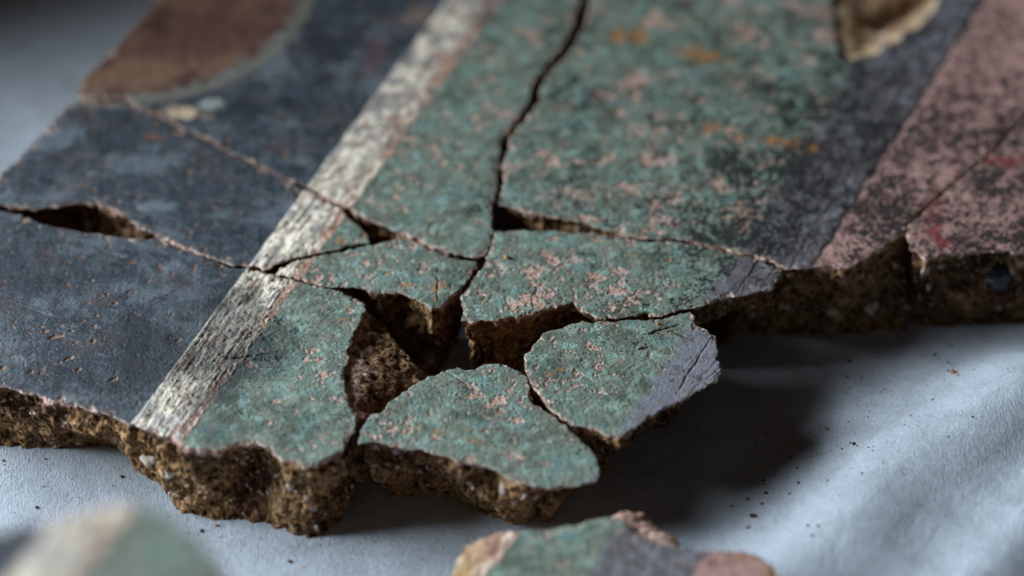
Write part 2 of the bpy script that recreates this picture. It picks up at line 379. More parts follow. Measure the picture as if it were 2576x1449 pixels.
def attr_mat(name, rough, spec, bscale, bdist, bstr, cscale, camt, rough2=None):
    m = bpy.data.materials.new(name); m.use_nodes = True
    nt = m.node_tree; P = nt.nodes["Principled BSDF"]
    at = nd(nt, 'ShaderNodeAttribute'); at.attribute_name = "paint"
    tc = nd(nt, 'ShaderNodeNewGeometry')
    no = nd(nt, 'ShaderNodeTexNoise'); no.inputs['Scale'].default_value = cscale; no.inputs['Detail'].default_value = 3
    nt.links.new(tc.outputs['Position'], no.inputs['Vector'])
    mr = nd(nt, 'ShaderNodeMapRange'); mr.inputs[1].default_value = 0.3; mr.inputs[2].default_value = 0.7
    mr.inputs[3].default_value = 1 - camt; mr.inputs[4].default_value = 1 + camt
    nt.links.new(no.outputs['Fac'], mr.inputs[0])
    vm = nd(nt, 'ShaderNodeVectorMath', operation='SCALE')
    nt.links.new(at.outputs['Color'], vm.inputs[0]); nt.links.new(mr.outputs[0], vm.inputs['Scale'])
    nt.links.new(vm.outputs[0], P.inputs['Base Color'])
    P.inputs['Roughness'].default_value = rough
    P.inputs['Specular IOR Level'].default_value = spec
    nb = nd(nt, 'ShaderNodeTexNoise'); nb.inputs['Scale'].default_value = bscale; nb.inputs['Detail'].default_value = 4
    nb.inputs['Roughness'].default_value = 0.65
    nt.links.new(tc.outputs['Position'], nb.inputs['Vector'])
    bp = nd(nt, 'ShaderNodeBump'); bp.inputs['Strength'].default_value = bstr; bp.inputs['Distance'].default_value = bdist
    nt.links.new(nb.outputs['Fac'], bp.inputs['Height']); nt.links.new(bp.outputs[0], P.inputs['Normal'])
    return m

M_PAINT = attr_mat("fresco_paint", 0.55, 0.45, 1500, 0.00028, 0.9, 2600, 0.2)
def add_grains(m):
    nt = m.node_tree; P = nt.nodes["Principled BSDF"]
    src = P.inputs['Base Color'].links[0].from_socket; nsrc = P.inputs['Normal'].links[0].from_socket
    g = nd(nt, 'ShaderNodeNewGeometry')
    prev = src; pn = nsrc
    for scale, lo, hi, dist in ((520, .7, 1.35, .0004), (1300, .7, 1.35, .0002)):
        v = nd(nt, 'ShaderNodeTexVoronoi'); v.inputs['Scale'].default_value = scale; v.inputs['Randomness'].default_value = 1
        nt.links.new(g.outputs['Position'], v.inputs['Vector'])
        sp_ = nd(nt, 'ShaderNodeSeparateColor'); nt.links.new(v.outputs['Color'], sp_.inputs[0])
        mr = nd(nt, 'ShaderNodeMapRange'); mr.inputs[3].default_value = lo; mr.inputs[4].default_value = hi
        nt.links.new(sp_.outputs[0], mr.inputs[0])
        vm = nd(nt, 'ShaderNodeVectorMath', operation='SCALE'); nt.links.new(prev, vm.inputs[0]); nt.links.new(mr.outputs[0], vm.inputs['Scale'])
        prev = vm.outputs[0]
        bp = nd(nt, 'ShaderNodeBump', invert=True); bp.inputs['Strength'].default_value = .8; bp.inputs['Distance'].default_value = dist
        nt.links.new(v.outputs['Distance'], bp.inputs['Height']); nt.links.new(pn, bp.inputs['Normal']); pn = bp.outputs[0]
    nt.links.new(prev, P.inputs['Base Color']); nt.links.new(pn, P.inputs['Normal'])
M_MORT = attr_mat("lime_mortar", 0.95, 0.1, 1500, 0.0005, 0.9, 1900, 0.35)
add_grains(M_MORT)

# ------------------------------------------------------------------ mesh helper
def mk(name, V, Fq, mat, colr=None, parent=None, smooth=True, loc=(0, 0, 0)):
    V = np.asarray(V, np.float64); Fq = np.asarray(Fq, np.int32)
    me = bpy.data.meshes.new(name)
    n = Fq.shape[1]
    me.vertices.add(len(V)); me.loops.add(Fq.size); me.polygons.add(len(Fq))
    me.vertices.foreach_set("co", (V * CM - np.array(loc)).astype(np.float32).ravel())
    me.loops.foreach_set("vertex_index", Fq.ravel())
    me.polygons.foreach_set("loop_start", np.arange(0, Fq.size, n, dtype=np.int32))
    me.polygons.foreach_set("use_smooth", np.full(len(Fq), smooth))
    if colr is not None:
        a = me.color_attributes.new("paint", 'FLOAT_COLOR', 'POINT')
        a.data.foreach_set("color", np.c_[colr, np.ones(len(colr))].astype(np.float32).ravel())
    me.update(); me.validate()
    me.materials.append(mat)
    o = bpy.data.objects.new(name, me); col.objects.link(o)
    if parent is not None:
        o.parent = parent
    else:
        o.location = loc
    return o

def thing(name, label, cat, loc, group=None):
    o = bpy.data.objects.new(name, None); col.objects.link(o)
    o.empty_display_size = 0.01
    o.location = loc; o['label'] = label; o['category'] = cat
    if group: o['group'] = group
    return o

# ------------------------------------------------------------------ a fragment: frescoed face + broken mortar body
DEF = (0.3, -0.06, -0.28)
def fragment(label, pts, h=TOP, tilt=(0, 0), sp=0.03, rowsp=0.04, zone=None, tp=0.13, edge_amp=1.0, bottom=-0.12, extra=None, chip=1.0, group="broken fragments of the painted wall plaster"):
    P = np.array([p[:2] for p in pts], float)
    prof = np.array([p[2:5] if len(p) >= 5 else DEF for p in pts], float)
    w0 = unproj(P, h); c0 = w0[:, :2].mean(0)
    w1 = unproj(P, h, tilt, c0)[:, :2]
    if np.sum(w1[:, 0] * np.roll(w1[:, 1], -1) - np.roll(w1[:, 0], -1) * w1[:, 1]) < 0:
        w1 = w1[::-1]; prof = prof[::-1]
    # densify
    seglen = np.hypot(*(np.roll(w1, -1, 0) - w1).T)
    cum = np.r_[0, np.cumsum(seglen)]; L = cum[-1]
    n = int(L / (sp * 0.6)); t = np.arange(n) / n * L
    wx = np.interp(t, cum, np.r_[w1[:, 0], w1[0, 0]]); wy = np.interp(t, cum, np.r_[w1[:, 1], w1[0, 1]])
    pr = np.stack([np.interp(t, cum, np.r_[prof[:, k], prof[0, k]]) for k in range(3)], 1)
    def smooth(a, wd):
        k = max(1, int(wd / (L / n))); ker = np.hanning(2 * k + 3)[1:-1]; ker /= ker.sum()
        return np.convolve(np.r_[a[-k * 2:], a, a[:k * 2]], ker, 'same')[2 * k:2 * k + len(a)]
    sx, sy = smooth(wx, 0.05), smooth(wy, 0.05)
    ax = sx + edge_amp * (0.045 * n2(sx, sy, 0.45, 101) + 0.045 * n2(sx, sy, 0.18, 102) + 0.013 * n2(sx, sy, 0.08, 103))
    ay = sy + edge_amp * (0.045 * n2(sx, sy, 0.45, 104) + 0.045 * n2(sx, sy, 0.18, 105) + 0.013 * n2(sx, sy, 0.08, 106))
    bx, by = smooth(wx, 0.35), smooth(wy, 0.35)
    tx, ty = np.roll(bx, -3) - np.roll(bx, 3), np.roll(by, -3) - np.roll(by, 3)
    tl = np.hypot(tx, ty) + 1e-9
    nx, ny = ty / tl, -tx / tl
    # grid cells whose centre is inside
    x0, y0 = ax.min() - sp, ay.min() - sp
    nxg = int((ax.max() - x0) / sp) + 2; nyg = int((ay.max() - y0) / sp) + 2
    ex, ey = np.roll(ax, -1), np.roll(ay, -1)
    cx = x0 + (np.arange(nxg) + 0.5) * sp
    inside = np.zeros((nyg, nxg), bool)
    for j in range(nyg):
        yy = y0 + (j + 0.5) * sp
        m = (ay > yy) != (ey > yy)
        if m.any():
            xs = np.sort(ax[m] + (yy - ay[m]) / (ey[m] - ay[m]) * (ex[m] - ax[m]))
            inside[j] = (np.searchsorted(xs, cx) % 2) == 1
    inside[:, -1] = False; inside[-1] = False
    jj, ii = np.nonzero(inside)
    vid = lambda j, i: j * (nxg + 1) + i
    Q = np.stack([vid(jj, ii), vid(jj, ii + 1), vid(jj + 1, ii + 1), vid(jj + 1, ii)], 1)
    used, inv = np.unique(Q, return_inverse=True); Q = inv.reshape(-1, 4)
    X = x0 + (used % (nxg + 1)) * sp; Y = y0 + (used // (nxg + 1)) * sp
    # depth inside the outline in cells
    er = inside.copy(); dcell = inside.astype(np.float32)
    for k in range(14):
        e2 = er.copy()
        e2[1:] &= er[:-1]; e2[:-1] &= er[1:]; e2[:, 1:] &= er[:, :-1]; e2[:, :-1] &= er[:, 1:]
        if k % 2: 
            e2[1:, 1:] &= er[:-1, :-1]; e2[:-1, :-1] &= er[1:, 1:]; e2[1:, :-1] &= er[:-1, 1:]; e2[:-1, 1:] &= er[1:, :-1]
        er = e2; dcell += er
    pj = used // (nxg + 1); pi = used % (nxg + 1)
    dpad = np.zeros((nyg + 2, nxg + 2), np.float32); dpad[1:-1, 1:-1] = dcell
    dd = np.minimum(np.minimum(dpad[pj, pi], dpad[pj + 1, pi]), np.minimum(dpad[pj, pi + 1], dpad[pj + 1, pi + 1])) * sp
    # boundary edges
    E = np.concatenate([Q[:, [0, 1]], Q[:, [1, 2]], Q[:, [2, 3]], Q[:, [3, 0]]])
    key = np.sort(E, 1); key = key[:, 0].astype(np.int64) * 10000000 + key[:, 1]
    _, idx, cnt = np.unique(key, return_index=True, return_counts=True)
    BE = E[idx[cnt == 1]]
    bv = np.unique(BE)
    near = np.empty(len(bv), int)
    for s in range(0, len(bv), 1500):
        q = bv[s:s + 1500]
        near[s:s + 1500] = np.argmin((X[q][:, None] - ax[None]) ** 2 + (Y[q][:, None] - ay[None]) ** 2, 1)
    X[bv] = ax[near]; Y[bv] = ay[near]
    dd[bv] = 0
    cl, hh = paint(X, Y, zone)
    # broken rim: slightly dropped, bare plaster in places
    rn = f2(X, Y, 0.38, 4, 111, .7)
    rw = np.clip((0.022 + 0.26 * sst(0.05, 0.95, rn)) * chip, 0.02, 0.5)
    rim = (1 - sst(rw * 0.35, rw, dd)) * (0.3 + 0.7 * sst(-0.25, 0.3, f2(X, Y, 0.6, 3, 112)))
    pc = mix(np.tile(C(200, 172, 156), (len(X), 1)), C(128, 98, 80), sst(-.35, .35, f2(X, Y, .22, 3, 113)))
    cl = cl * (1 - rim[:, None] * .9) + pc * rim[:, None] * .9
    zb = h + tilt[0] * (X - c0[0]) + tilt[1] * (Y - c0[1])
    hh = hh - 0.03 * rim * (1 + 0.4 * n2(X, Y, 0.12, 114)) 
    if extra is not None:
        cl, hh = extra(X, Y, cl, hh)
    Z = zb + hh
    loc = (c0[0] * CM, c0[1] * CM, 0.0)
    root = thing("plaster_fragment", label, "plaster fragment", loc, group)
    top = mk("painted_face", np.c_[X, Y, Z], Q, M_PAINT, cl, root, loc=loc)
    # mortar sides
    back = np.full(len(X), -1); back[bv] = np.arange(len(bv))
    e = back[BE]
    zt = Z[bv]
    lip, o1, ob = pr[near, 0], pr[near, 1], pr[near, 2]
    Vs = []; nb_ = len(bv)
    nX, nY = nx[near], ny[near]
    LX, LY = smooth(bx + nx * pr[:, 1], 0.3), smooth(by + ny * pr[:, 1], 0.3)
    BX, BY = bx + nx * pr[:, 2], by + ny * pr[:, 2]
    for _ in range(4):
        BX, BY = smooth(BX, 0.9), smooth(BY, 0.9)
    deps = []; lipc = np.minimum(lip, zt - bottom - 0.3)
    K1 = max(3, int(np.max(lipc + np.abs(o1)) / rowsp)); K2 = max(6, int(np.max(zt - bottom - lipc + 0.5 * np.abs(ob - o1)) / rowsp)); K = K1 + K2
    dX, dY = X[bv] - bx[near], Y[bv] - by[near]
    for k in range(K + 1):
        if k <= K1: D = (k / K1) * lipc
        else: D = lipc + (k - K1) / K2 * (zt - bottom - lipc)
        a = sst(0, 1, D / lipc); b = np.clip((D - lipc) / (zt - bottom - lipc), 0, 1)
        b = np.where(ob < -0.7, 1 - (1 - b) ** 2.2, b)
        px_ = bx[near] * (1 - a) + LX[near] * a; py_ = by[near] * (1 - a) + LY[near] * a
        dip = np.where((ob > 0.5) & (lip >= 0.8), 0.55 * np.sin(np.pi * np.clip(b * 1.5, 0, 1)), 0)
        px_ = px_ * (1 - b) + BX[near] * b; py_ = py_ * (1 - b) + BY[near] * b
        kd = np.clip(1 - 1.4 * b, 0, 1)
        Vs.append(np.c_[px_ + dX * kd - nX * dip, py_ + dY * kd - nY * dip, zt - D]); deps.append(D)
    V = np.concatenate(Vs); D = np.concatenate(deps)
    fade = sst(0, 0.22, D)
    big = n3(V, 1.3, 21); md = n3(V, 0.5, 22); sm = n3(V, 0.2, 23); fn = n3(V, 0.09, 24)
    cellb = np.abs(n3(V, 0.33, 25))
    pits = sst(0.30, 0.55, n3(V, 0.28, 27)) + 0.6 * sst(0.30, 0.5, n3(V, 0.13, 28))
    nz = 0.24 * big + 0.17 * md + 0.06 * sm + 0.03 * fn + 0.07 * cellb - 0.08 * pits - 0.12
    NX = np.tile(nX, K + 1); NY = np.tile(nY, K + 1)
    shelf = np.tile(np.clip((np.abs(o1) - 0.3) / 0.6, 0, 1), K + 1) * (D <= np.tile(lipc, K + 1) * 1.05)
    V[:, 0] += NX * nz * fade * (1 - .8 * shelf); V[:, 1] += NY * nz * fade * (1 - .8 * shelf)
    V[:, 2] += (0.05 * n3(V, 0.25, 26) + 0.4 * nz * shelf) * fade * (np.arange(len(V)) < nb_ * K)
    q = []
    for k in range(K):
        q.append(np.stack([e[:, 0] + k * nb_, e[:, 0] + (k + 1) * nb_, e[:, 1] + (k + 1) * nb_, e[:, 1] + k * nb_], 1))
    body = mk("mortar_body", V, np.concatenate(q), M_MORT, mortar(V, D, tp), root, loc=loc)
    return root, top, body

# ------------------------------------------------------------------ the paper the fragments lie on
def ridge(x, y, a, b, wd, hgt, ln=None):
    A, B = W(*a, 0), W(*b, 0)
    ab = B - A; L = np.hypot(*ab); u = ((x - A[0]) * ab[0] + (y - A[1]) * ab[1]) / L
    v = (-(x - A[0]) * ab[1] + (y - A[1]) * ab[0]) / L + 0.5 * n2(x, y, 5, 7)
    e = sst(-4, 2, u) * (1 - sst(L - 2, L + 5, u))
    return hgt * np.exp(-(v / wd) ** 2) * e

def cloth_h(x, y):
    z = 0.05 * f2(x, y, 6, 3, 131)
    z = z + 0.004 * f2(x, y, 0.5, 3, 132)
    # rise and folds at the right, in front
    A, B = W(2576, 930, 0), W(1960, 1449, 0)
    d = B - A; L = np.hypot(*d)
    v = ((x - A[0]) * d[1] - (y - A[1]) * d[0]) / L * -1
    wv = v + 0.6 * n2(x, y, 4, 133)
    z = z + RIGHT(wv) * sst(2.0, -3.0, y)
    # far left points, unused; the added shading swell stands in build_paper
    A, B = W(0, 330, 0), W(330, 0, 0)
    return z

def RIGHT(v):
    # v: distance past the line, positive to the right
    k = np.array([-30, -5.5, -3.2, -0.9, 0.4, 1.6, 2.6, 3.4, 4.6, 6.0, 8, 30]); 
    hts = np.array([0, 0.0, 0.08, 0.66, 1.36, 1.42, 1.05, 1.45, 1.35, 0.9, 1.0, 1.0])
    vv = np.asarray(v)
    a = 0
    for dv in np.linspace(-0.6, 0.6, 7):
        a = a + np.interp(vv + dv, k, hts)
    return a / 7

def build_paper():
    gx = np.unique(np.r_[np.linspace(-60, -22, 60), np.linspace(-22, 22, 560), np.linspace(22, 60, 60)])
    gy = np.unique(np.r_[np.linspace(-60, -16, 60), np.linspace(-16, 20, 460), np.linspace(20, 75, 70)])
    Xg, Yg = np.meshgrid(gx, gy)
    x, y = Xg.ravel(), Yg.ravel()
    z = cloth_h(x, y)
    # unseen swell added to the sheet, keeping window light off its far left corner
    u = (y - 9.5) * 0.75 - (x + 15) * 0.35
    z = z + 19.0 * np.exp(-((x + 28) / 4.6) ** 2) * sst(7.0, 18, y + 0.8 * n2(x, y, 6, 8))
    nxg = len(gx)
    j, i = np.meshgrid(np.arange(len(gy) - 1), np.arange(nxg - 1), indexing='ij')
    a = (j * nxg + i).ravel()
    Q = np.stack([a, a + 1, a + nxg + 1, a + nxg], 1)
    m = bpy.data.materials.new("tissue_paper"); m.use_nodes = True
    nt = m.node_tree; P = nt.nodes["Principled BSDF"]
    g = nd(nt, 'ShaderNodeNewGeometry')
    def noise(scale, sx, sy, rot, det=4, rough=.6):
        mp = nd(nt, 'ShaderNodeMapping'); mp.inputs['Rotation'].default_value = (0, 0, rot); mp.inputs['Scale'].default_value = (sx, sy, 1)
        nt.links.new(g.outputs['Position'], mp.inputs['Vector'])
        n = nd(nt, 'ShaderNodeTexNoise'); n.inputs['Scale'].default_value = scale; n.inputs['Detail'].default_value = det; n.inputs['Roughness'].default_value = rough
        n.inputs['Distortion'].default_value = 0.6
        nt.links.new(mp.outputs[0], n.inputs['Vector']); return n.outputs['Fac']
    f1 = noise(3200, 1, .16, 0.9); f3 = noise(2600, .2, 1, -0.2); f4 = noise(900, 1, .8, 1.9)
    big = noise(110, 1, 1, 0, 5, .6)
    ad = nd(nt, 'ShaderNodeMath', operation='ADD'); nt.links.new(f1, ad.inputs[0]); nt.links.new(f3, ad.inputs[1])
    ad2 = nd(nt, 'ShaderNodeMath', operation='ADD'); nt.links.new(ad.outputs[0], ad2.inputs[0]); nt.links.new(f4, ad2.inputs[1])
    bp = nd(nt, 'ShaderNodeBump'); bp.inputs['Strength'].default_value = 0.9; bp.inputs['Distance'].default_value = 0.0002
    nt.links.new(ad2.outputs[0], bp.inputs['Height'])
    bp2 = nd(nt, 'ShaderNodeBump'); bp2.inputs['Strength'].default_value = 0.5; bp2.inputs['Distance'].default_value = 0.0007
    nt.links.new(big, bp2.inputs['Height']); nt.links.new(bp.outputs[0], bp2.inputs['Normal'])
    nt.links.new(bp2.outputs[0], P.inputs['Normal'])
    cr = nd(nt, 'ShaderNodeMapRange'); cr.inputs[1].default_value = 1.1; cr.inputs[2].default_value = 1.9; cr.inputs[3].default_value = 0.80; cr.inputs[4].default_value = 1.12
    nt.links.new(ad2.outputs[0], cr.inputs[0])
    b2 = nd(nt, 'ShaderNodeMapRange'); b2.inputs[1].default_value = 0.3; b2.inputs[2].default_value = 0.7; b2.inputs[3].default_value = 0.84; b2.inputs[4].default_value = 1.10
    nt.links.new(big, b2.inputs[0])
    mu = nd(nt, 'ShaderNodeMath', operation='MULTIPLY'); nt.links.new(cr.outputs[0], mu.inputs[0]); nt.links.new(b2.outputs[0], mu.inputs[1])
    vm = nd(nt, 'ShaderNodeVectorMath', operation='SCALE'); vm.inputs[0].default_value = (0.42, 0.475, 0.53)
    nt.links.new(mu.outputs[0], vm.inputs['Scale']); nt.links.new(vm.outputs[0], P.inputs['Base Color'])
    P.inputs['Roughness'].default_value = 0.7; P.inputs['Specular IOR Level'].default_value = 0.25
    o = mk("paper_ground", np.c_[x, y, z], Q, m)
    o['kind'] = 'structure'; o['label'] = 'white fibrous sheet of paper spread under all the fragments'
    return o
paper = build_paper()

# ------------------------------------------------------------------ the fragments
F1 = [(1456, 0), (1439, 67), (1419, 110), (1369, 167), (1342, 207), (1326, 260), (1302, 300), (1267, 340), (1256, 393), (1246, 483), (1237, 516), (1237, 580), (1232, 610), (1222, 640),
      (1192, 646), (1146, 640), (1112, 626), (1092, 620), (1066, 611), (1046, 596), (992, 580), (959, 564), (926, 552), (879, 524), (859, 515), (800, 485), (755, 458), (735, 456), (690, 435), (640, 412), (590, 388), (540, 358), (490, 335), (450, 318),
      (400, 292), (350, 266), (310, 250), (260, 244), (210, 240), (196, 228), (225, 180), (283, 128), (320, 80), (370, 35), (405, -20), (470, -110), (560, -260), (700, -300), (1400, -300), (1490, -200)]
F2 = [(931, 595), (909, 577), (892, 561), (859, 530), (800, 497), (752, 470), (735, 460), (690, 438), (640, 418), (590, 396), (540, 366), (490, 341), (450, 325), (400, 300), (350, 274), (310, 258), (270, 256), (215, 250), (180, 252),
      (110, 330), (50, 395), (0, 436), (-70, 520), (-120, 560), (-60, 528), (0, 514), (40, 518), (90, 526), (150, 518), (195, 508), (250, 513), (290, 528), (325, 552), (350, 575), (392, 588), (410, 600, .15, .03, -.1), (440, 606, .15, .03, -.1), (467, 624), (533, 647), (583, 668), (605, 664),
      (640, 670), (668, 680), (720, 655), (780, 640), (859, 622), (909, 612), (930, 606)]
F3 = [(693, 690), (703, 690), (767, 706), (830, 722), (859, 722, .9, -.1, -.7), (909, 723, .9, -.15, -.7), (942, 730, .9, -.15, -.7), (969, 738, .9, -.15, -.7), (1006, 736, .8, -.1, -.7), (1032, 746, .8, -.1, -.7), (1059, 760, .8, -.15, .9), (1086, 773, .9, -.1, 1.5), (1106, 773, .9, -.1, 1.5),
      (1126, 756, .9, -.1, -.2), (1149, 740, .9, -.1, -.2), (1166, 716), (1179, 700), (1188, 683), (1202, 670), (1194, 657), (1146, 650), (1112, 641), (1072, 620), (1046, 605), (1019, 598), (992, 600), (959, 610), (909, 620), (859, 632), (780, 650), (730, 664), (702, 676)]
F4 = [(-300, 500), (0, 533), (60, 543), (87, 556), (167, 576), (233, 586), (333, 600), (400, 598), (417, 610), (467, 630), (533, 653), (583, 675), (620, 675), (667, 686), (703, 696), (767, 711), (859, 734), (899, 753),
      (924, 768, .45, .25, .2), (909, 803, .5, .9, .95), (889, 843, .5, 1.5, 1.5), (879, 883, .5, 1.75, 1.8), (869, 913, .5, 1.8, 1.9), (862, 963, .5, 1.5, 1.7), (869, 976, .5, 1.3, 1.4), (879, 1009, .5, .75, .8), (899, 1049, .4, .1, .0),
      (896, 1076, .3, -.05, -.1), (886, 1089, .3, -.05, -.1), (872, 1113, .3, -.05, -.05), (859, 1133, .3, 0, 0), (833, 1142, .3, .1, .35), (800, 1169, .3, .12, .45), (777, 1169, .3, .14, .5), (733, 1156, .4, .1, .4), (700, 1153, .6, -.1, .15), (680, 1129, .8, -.35, .3),
      (650, 1113, .8, -.35, .35), (600, 1116, .7, -.3, .35), (550, 1133, .7, -.3, .25), (467, 1123, .6, -.15, .1), (433, 1099, .5, .1, .05), (367, 1083, .5, .15, -.05), (333, 1066, .5, .1, -.3), (300, 1056, .6, .15, -.7), (253, 1036, .6, .15, -1.0),
      (200, 1019, .7, .15, -1.0), (133, 1003, .8, .1, -.9), (67, 989, .8, .1, -.5), (17, 973, .8, .1, -.3), (0, 969, .8, .1, -.3), (-150, 950), (-320, 900)]
F5 = [(902, 1113, .4, -.02, -.5), (909, 1083), (926, 1049), (959, 1033), (992, 999, .5, .05, 3.0), (1039, 969, .5, .05, 3.0), (1059, 956, .5, .05, 3.0), (1106, 936, .5, .05, 3.0), (1146, 923, .5, .05, 3.0), (1179, 930, .5, .05, 3.0), (1226, 916, .5, .05, 3.0), (1276, 916, .5, .05, 3.0), (1302, 930, .5, .05, 3.0), (1322, 950), (1330, 973), (1334, 993), (1334, 1009), (1358, 1025),  # mortar foot flared out of sight behind, added to darken the hollow's floor
      (1388, 1042), (1422, 1072), (1446, 1088), (1459, 1106), (1492, 1139), (1506, 1163, .25, -.1, -1.5), (1507, 1199, .25, -.1, -1.9), (1492, 1213, .25, -.1, -2.0), (1442, 1223, .3, -.1, -1.8), (1392, 1229, .35, -.1, -1.5), (1352, 1223, .4, -.1, -1.0), (1309, 1213, .6, -.1, -.5),
      (1276, 1196, .7, -.05, -.25), (1242, 1179, .7, 0, -.3), (1192, 1166, .7, 0, -.5), (1142, 1153, .6, -.05, -.8), (1092, 1139, .5, -.1, -.9), (1052, 1126, .4, -.1, -.8), (1009, 1126, .4, -.1, -.6), (959, 1116, .4, -.1, -.5), (926, 1109, .4, -.05, -.5)]
F6 = [(1321, 906, .5, .05, .7), (1322, 890, .5, .05, .7), (1342, 873, .5, .05, .7), (1349, 853, .5, .05, .7), (1372, 836, .5, .05, .7), (1426, 820, .5, .05, .7), (1469, 809, .5, .05, .6), (1526, 808, .5, .05, .6), (1559, 808, .5, .05, .6), (1602, 807, .5, .05, .6), (1659, 803, .5, .05, .6), (1692, 793, .5, .05, .6), (1718, 787, .5, .05, .6), (1735, 785), (1745, 796), (1748, 816), (1785, 830), (1801, 843), (1798, 856),
      (1806, 883, .3, -.1, -1.2), (1803, 903, .3, -.1, -1.2), (1816, 920, .3, -.1, -1.3), (1811, 946, .3, -.1, -1.4), (1798, 960, .35, -.1, -1.5), (1785, 966, .35, -.1, -1.5), (1738, 993, .35, -.1, -1.5), (1676, 1026, .35, -.1, -1.4), (1642, 1046, .4, -.1, -1.3), (1609, 1066, .4, -.1, -1.2), (1576, 1090, .5, -.1, -1.0),
      (1559, 1098, .5, -.1, -1.0), (1539, 1096, .5, -.1, -1.0), (1516, 1083, .5, -.1, -1.0), (1476, 1073, .5, -.1, -1.0), (1452, 1069, .5, -.1, -1.0), (1432, 1067), (1406, 1044), (1381, 1027), (1364, 1004), (1354, 984), (1341, 966), (1328, 943)]
F7 = [(1242, 582), (1300, 579), (1359, 580), (1430, 583), (1492, 588), (1560, 597), (1626, 609), (1700, 606), (1760, 618), (1830, 634), (1880, 646), (1916, 652), (1931, 668, .6, -.05, -1.2), (1965, 678, .6, -.05, -1.4), (1965, 693, .6, -.05, -1.6), (1948, 710, .6, -.05, -1.6), (1951, 723, .6, -.05, -1.6),
      (1925, 730, .6, -.08, -1.8), (1851, 743, .7, -.1, -1.9), (1808, 751, .8, -.1, -1.9), (1798, 760, .8, -.1, -1.8), (1751, 773, .8, -.1, -1.6), (1718, 779, .8, -.1, -1.4), (1659, 791), (1639, 797), (1628, 786), (1612, 788), (1600, 796), (1559, 800), (1509, 801), (1476, 785, .4, .0, -.8), (1449, 770, .5, -.1, -1.4), (1446, 755, .8, -.4, -.7),
      (1392, 773, .9, -.3, -.5), (1326, 790, 1.0, -.3, -.5), (1276, 800, 1.1, -.2, -.35), (1242, 805, 1.2, -.1, .4), (1192, 808, 1.1, -.1, .6), (1159, 806, .9, -.05, .4), (1168, 783, .8, -.1, -.25), (1158, 766), (1162, 745), (1182, 718), (1194, 695), (1214, 675), (1224, 652), (1234, 625), (1241, 595)]
F8 = [(1500, -200), (1486, 0), (1482, 20), (1469, 67), (1456, 100), (1426, 140), (1379, 187), (1359, 227), (1359, 253), (1336, 283), (1306, 320), (1281, 343), (1282, 367), (1265, 410), (1267, 443), (1259, 483), (1252, 513, .25, .02, -.1), (1290, 522, .3, .03, -.1), (1326, 530, .3, .03, -.05), (1392, 546, .3, 0, .1), (1460, 558, .6, 0, .5),
      (1492, 567, .6, 0, .5), (1530, 580, .7, 0, .5), (1580, 592, .7, 0, .5), (1626, 601, .7, 0, .5), (1700, 598, .8, 0, .6), (1760, 610, .8, 0, .6), (1830, 626, .8, 0, .6), (1880, 638, .8, 0, .5), (1920, 648, .8, 0, .4), (1944, 655, .6, 0, .2), (1962, 672, .3, .05, -.1), (2018, 673, .35, .1, -.1), (2085, 668, .4, .1, -.2), (2135, 673, .4, .05, .0), (2168, 656, .5, .1, .3), (2201, 633, .6, .2, .7), (2228, 623, .6, .3, 1.0), (2238, 606, .7, .45, 1.4), (2262, 590, .8, .5, 2.0), (2276, 580, .8, .4, 2.0),
      (2279, 560), (2316, 528), (2349, 498), (2366, 481), (2449, 414), (2499, 374), (2574, 290), (2700, 160), (2900, -60), (3000, -300), (2400, -400)]
F9 = [(2281, 583, .8, .05, .3), (2288, 566), (2323, 533), (2356, 503), (2373, 486), (2456, 419), (2506, 379), (2581, 296), (2710, 170), (2920, -40), (3100, 100), (3000, 620), (2800, 640), (2576, 631, .3, 0, .4), (2501, 630, .25, -.05, .4), (2418, 633, .25, -.05, .4), (2365, 636, .2, 0, .35), (2358, 646, .2, .05, .35), (2328, 650, .3, .05, .3), (2291, 623, .6, .1, .25)]
F10 = [(1130, 1470), (1149, 1409), (1169, 1376), (1209, 1353), (1259, 1338), (1326, 1336), (1392, 1329), (1459, 1315), (1509, 1303), (1545, 1302, .3, .5, .3), (1576, 1313, .3, .85, .6), (1602, 1343, .3, .85, .6), (1636, 1359, .3, .75, .5), (1718, 1376, .3, .25, .2), (1801, 1386), (1885, 1389), (1925, 1409), (1951, 1433), (1975, 1470), (2060, 1600), (1900, 1760), (1500, 1800), (1180, 1700), (1090, 1560)]
F11 = [(-250, 1420), (-120, 1360), (0, 1335), (133, 1312), (233, 1285), (333, 1268), (400, 1285), (470, 1330), (535, 1390), (575, 1449), (640, 1560), (560, 1750), (250, 1900), (-150, 1800)]

